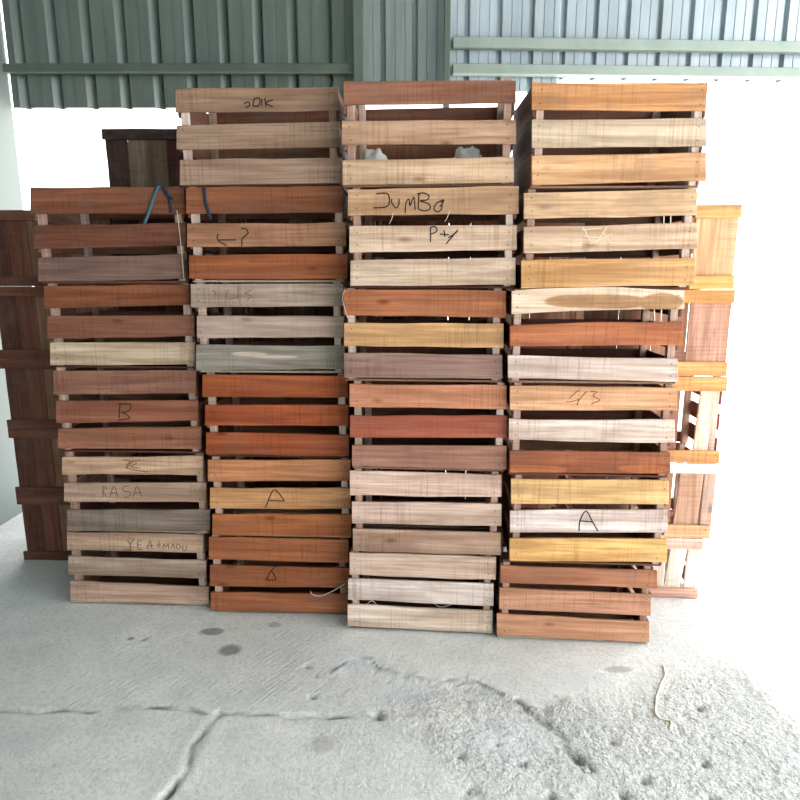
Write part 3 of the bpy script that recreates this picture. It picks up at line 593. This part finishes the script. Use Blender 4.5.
# ------------------------------------------------------------------ shed: sheet metal wall, posts, rails, added roof and walls
def sheet_material(name, a, b):
    w = NT(name); tc = w.n('ShaderNodeTexCoord'); P = tc.outputs['Object']
    n1 = w.noise(w.scale(P, (14, 14, .8)), 1, 4, .6); n2 = w.noise(P, 3, 3)
    c = w.mix(w.ramp(n1, .35, .7), s2l(a), s2l(b)); c = w.mix(w.ramp(n2, .5, .75, 0, .3), c, s2l((118, 122, 112)))
    w.l(c, w.b.inputs['Base Color']); w.b.inputs['Roughness'].default_value = .3; w.b.inputs['Specular IOR Level'].default_value = .7; w.b.inputs['Metallic'].default_value = .15
    return w.m
def sheet(name, x0, x1, zb, zt, yy, pitch, prof, mat, at):
    """prof = list of (fraction of pitch, y offset)"""
    pts = []
    x = x0-2*pitch+((at[0]-at[1]*pitch-x0) % pitch)
    while x < x1+pitch:
        for f, dy in prof: pts.append((x+f*pitch, dy))
        x += pitch
    pts = [(x0, 0)]+[p for p in pts if x0+.002 < p[0] < x1-.002]+[(x1, 0)]
    bm = bmesh.new(); th = .0012
    rows = [[bm.verts.new((px, yy+dy+o, z)) for (o, z) in ((0, zb), (0, zt), (th, zt), (th, zb))] for px, dy in pts]
    for i in range(len(rows)-1):
        for k in range(4):
            bm.faces.new((rows[i][k], rows[i][(k+1) % 4], rows[i+1][(k+1) % 4], rows[i+1][k]))
    bm.faces.new(rows[0]); bm.faces.new(rows[-1][::-1])
    o = link(name, mesh(name, bm, [mat])); tag(o, kind='structure'); return o
GREEN = sheet_material('green_grey_sheet', (92, 104, 98), (108, 122, 116))
PALE = sheet_material('pale_blue_sheet', (144, 159, 166), (168, 180, 187))
MIDS = sheet_material('dull_green_sheet', (118, 130, 128), (146, 158, 158))
REC = [(0, 0), (.30, 0), (.31, .003), (.32, 0), (.62, 0), (.86, .045), (.90, .045), (.93, 0)]
GRV = [(0, 0), (.24, 0), (.26, .004), (.28, 0), (.55, 0), (.57, .004), (.59, 0), (.80, 0), (.83, .035), (.95, .035), (.98, 0)]
ZR = 3.75
sheet('wall_back_left', -2.29, -.235, 2.385, ZR, 4.0, .1995, REC, GREEN, (-1.627, .74))
sheet('wall_back_middle', -.24, .275, 2.44, ZR, 4.03, .1875, GRV, MIDS, (-.10, .89))
wq = sheet('wall_back_centre', .272, .925, 2.475, ZR, 3.978, .1875, GRV, PALE, (1.137, .89))
wr = sheet('wall_back_right', .926, 3.9, 2.55, ZR, 3.98, .1875, GRV, PALE, (1.137, .89))
STEEL = plain('painted_steel', (92, 104, 94), .5, .2, .12, 6); STEELP = plain('pale_steel', (134, 146, 138), .5, .2, .1, 6)
tn = [0]
def trim(x0, x1, y0, y1, z0, z1, mat):
    tn[0] += 1; bm = bmesh.new(); box_bm(bm, x0, x1, y0, y1, z0, z1)
    bmesh.ops.bevel(bm, geom=list(bm.edges), offset=.003, segments=1, affect='EDGES')
    o = link('trim_%d' % tn[0], mesh('trim', bm, [mat])); tag(o, kind='structure'); return o
trim(-.265, -.205, 3.90, 3.97, -.0005, ZR, STEEL)       # post between left sheet and middle sheet
trim(.250, .285, 3.90, 3.96, -.0005, ZR, STEEL)         # post between middle and right sheet
trim(-2.29, -.266, 3.94, 3.985, 2.565, 2.612, STEEL)      # girt on the left
ga = trim(.30, 3.9, 3.92, 3.965, 2.69, 2.748, STEELP)        # girts on the right
gb = trim(.30, 3.9, 3.91, 3.965, 2.55, 2.604, STEELP)
for o_ in (wq, wr, ga, gb):                                  # this bay runs back a little towards the right
    o_.rotation_euler.z = R(2.2); pv = Vector((.28, 3.98)); a_ = R(2.2)
    o_.location = (pv.x-(pv.x*math.cos(a_)-pv.y*math.sin(a_)), pv.y-(pv.x*math.sin(a_)+pv.y*math.cos(a_)), 0)
ROOF = plain('roof_sheet', (120, 130, 128), .6, .1)
def slab(name, x0, x1, y0, y1, z0, z1, mat):
    bm = bmesh.new(); box_bm(bm, x0, x1, y0, y1, z0, z1)
    o = link(name, mesh(name, bm, [mat])); tag(o, kind='structure'); return o
slab('added_wall_front', -2.295, FRONTX, ROOFY, ROOFY+.06, -.1, ZR-.001, ROOF)  # unseen wall added behind the camera to cut light on the left
slab('added_ceiling', -2.38, ROOFX, ROOFY, 4.2, ZR, ZR+.05, ROOF)  # unseen roof added to keep overhead sky and sun out
slab('added_wall_left', -2.38, -2.30, ROOFY, 4.0, -.1, ZR-.001, ROOF)  # added wall, set close in to darken the left stacks
# ground outside, in full daylight
GR = plain('pale_ground', (200, 194, 184), .9, var=.08, vs=2)
slab('ground', -40, 60, 5.4, 80, -.2, -.03, GR)

# ------------------------------------------------------------------ light and camera
wd = bpy.data.worlds.new('World'); bpy.context.scene.world = wd; wd.use_nodes = True
bg = wd.node_tree.nodes['Background']; bg.inputs[0].default_value = (.98, .985, 1, 1); bg.inputs[1].default_value = WORLD
sl = bpy.data.lights.new('sun', 'SUN'); sl.energy = SUN; sl.angle = R(2); sl.color = (1, .96, .9)
so = bpy.data.objects.new('sun', sl); C.objects.link(so); so.location = (8, 3, 9)
d = Vector((-.50, -.06, -1)).normalized(); so.rotation_euler = d.to_track_quat('-Z', 'Y').to_euler()
cam = bpy.data.cameras.new('camera'); co = bpy.data.objects.new('camera', cam); C.objects.link(co)
co.location = (0, 0, 1.42); co.rotation_euler = (R(90-11.3), 0, 0)
cam.sensor_width = 36; cam.lens = 630/800*36; cam.clip_start = .05; cam.clip_end = 300
sc = bpy.context.scene; sc.camera = co
sc.view_settings.view_transform = 'Standard'; sc.view_settings.look = 'None'
sc.view_settings.gamma = 1; sc.view_settings.use_curve_mapping = False; sc.view_settings.exposure = EXPOSURE
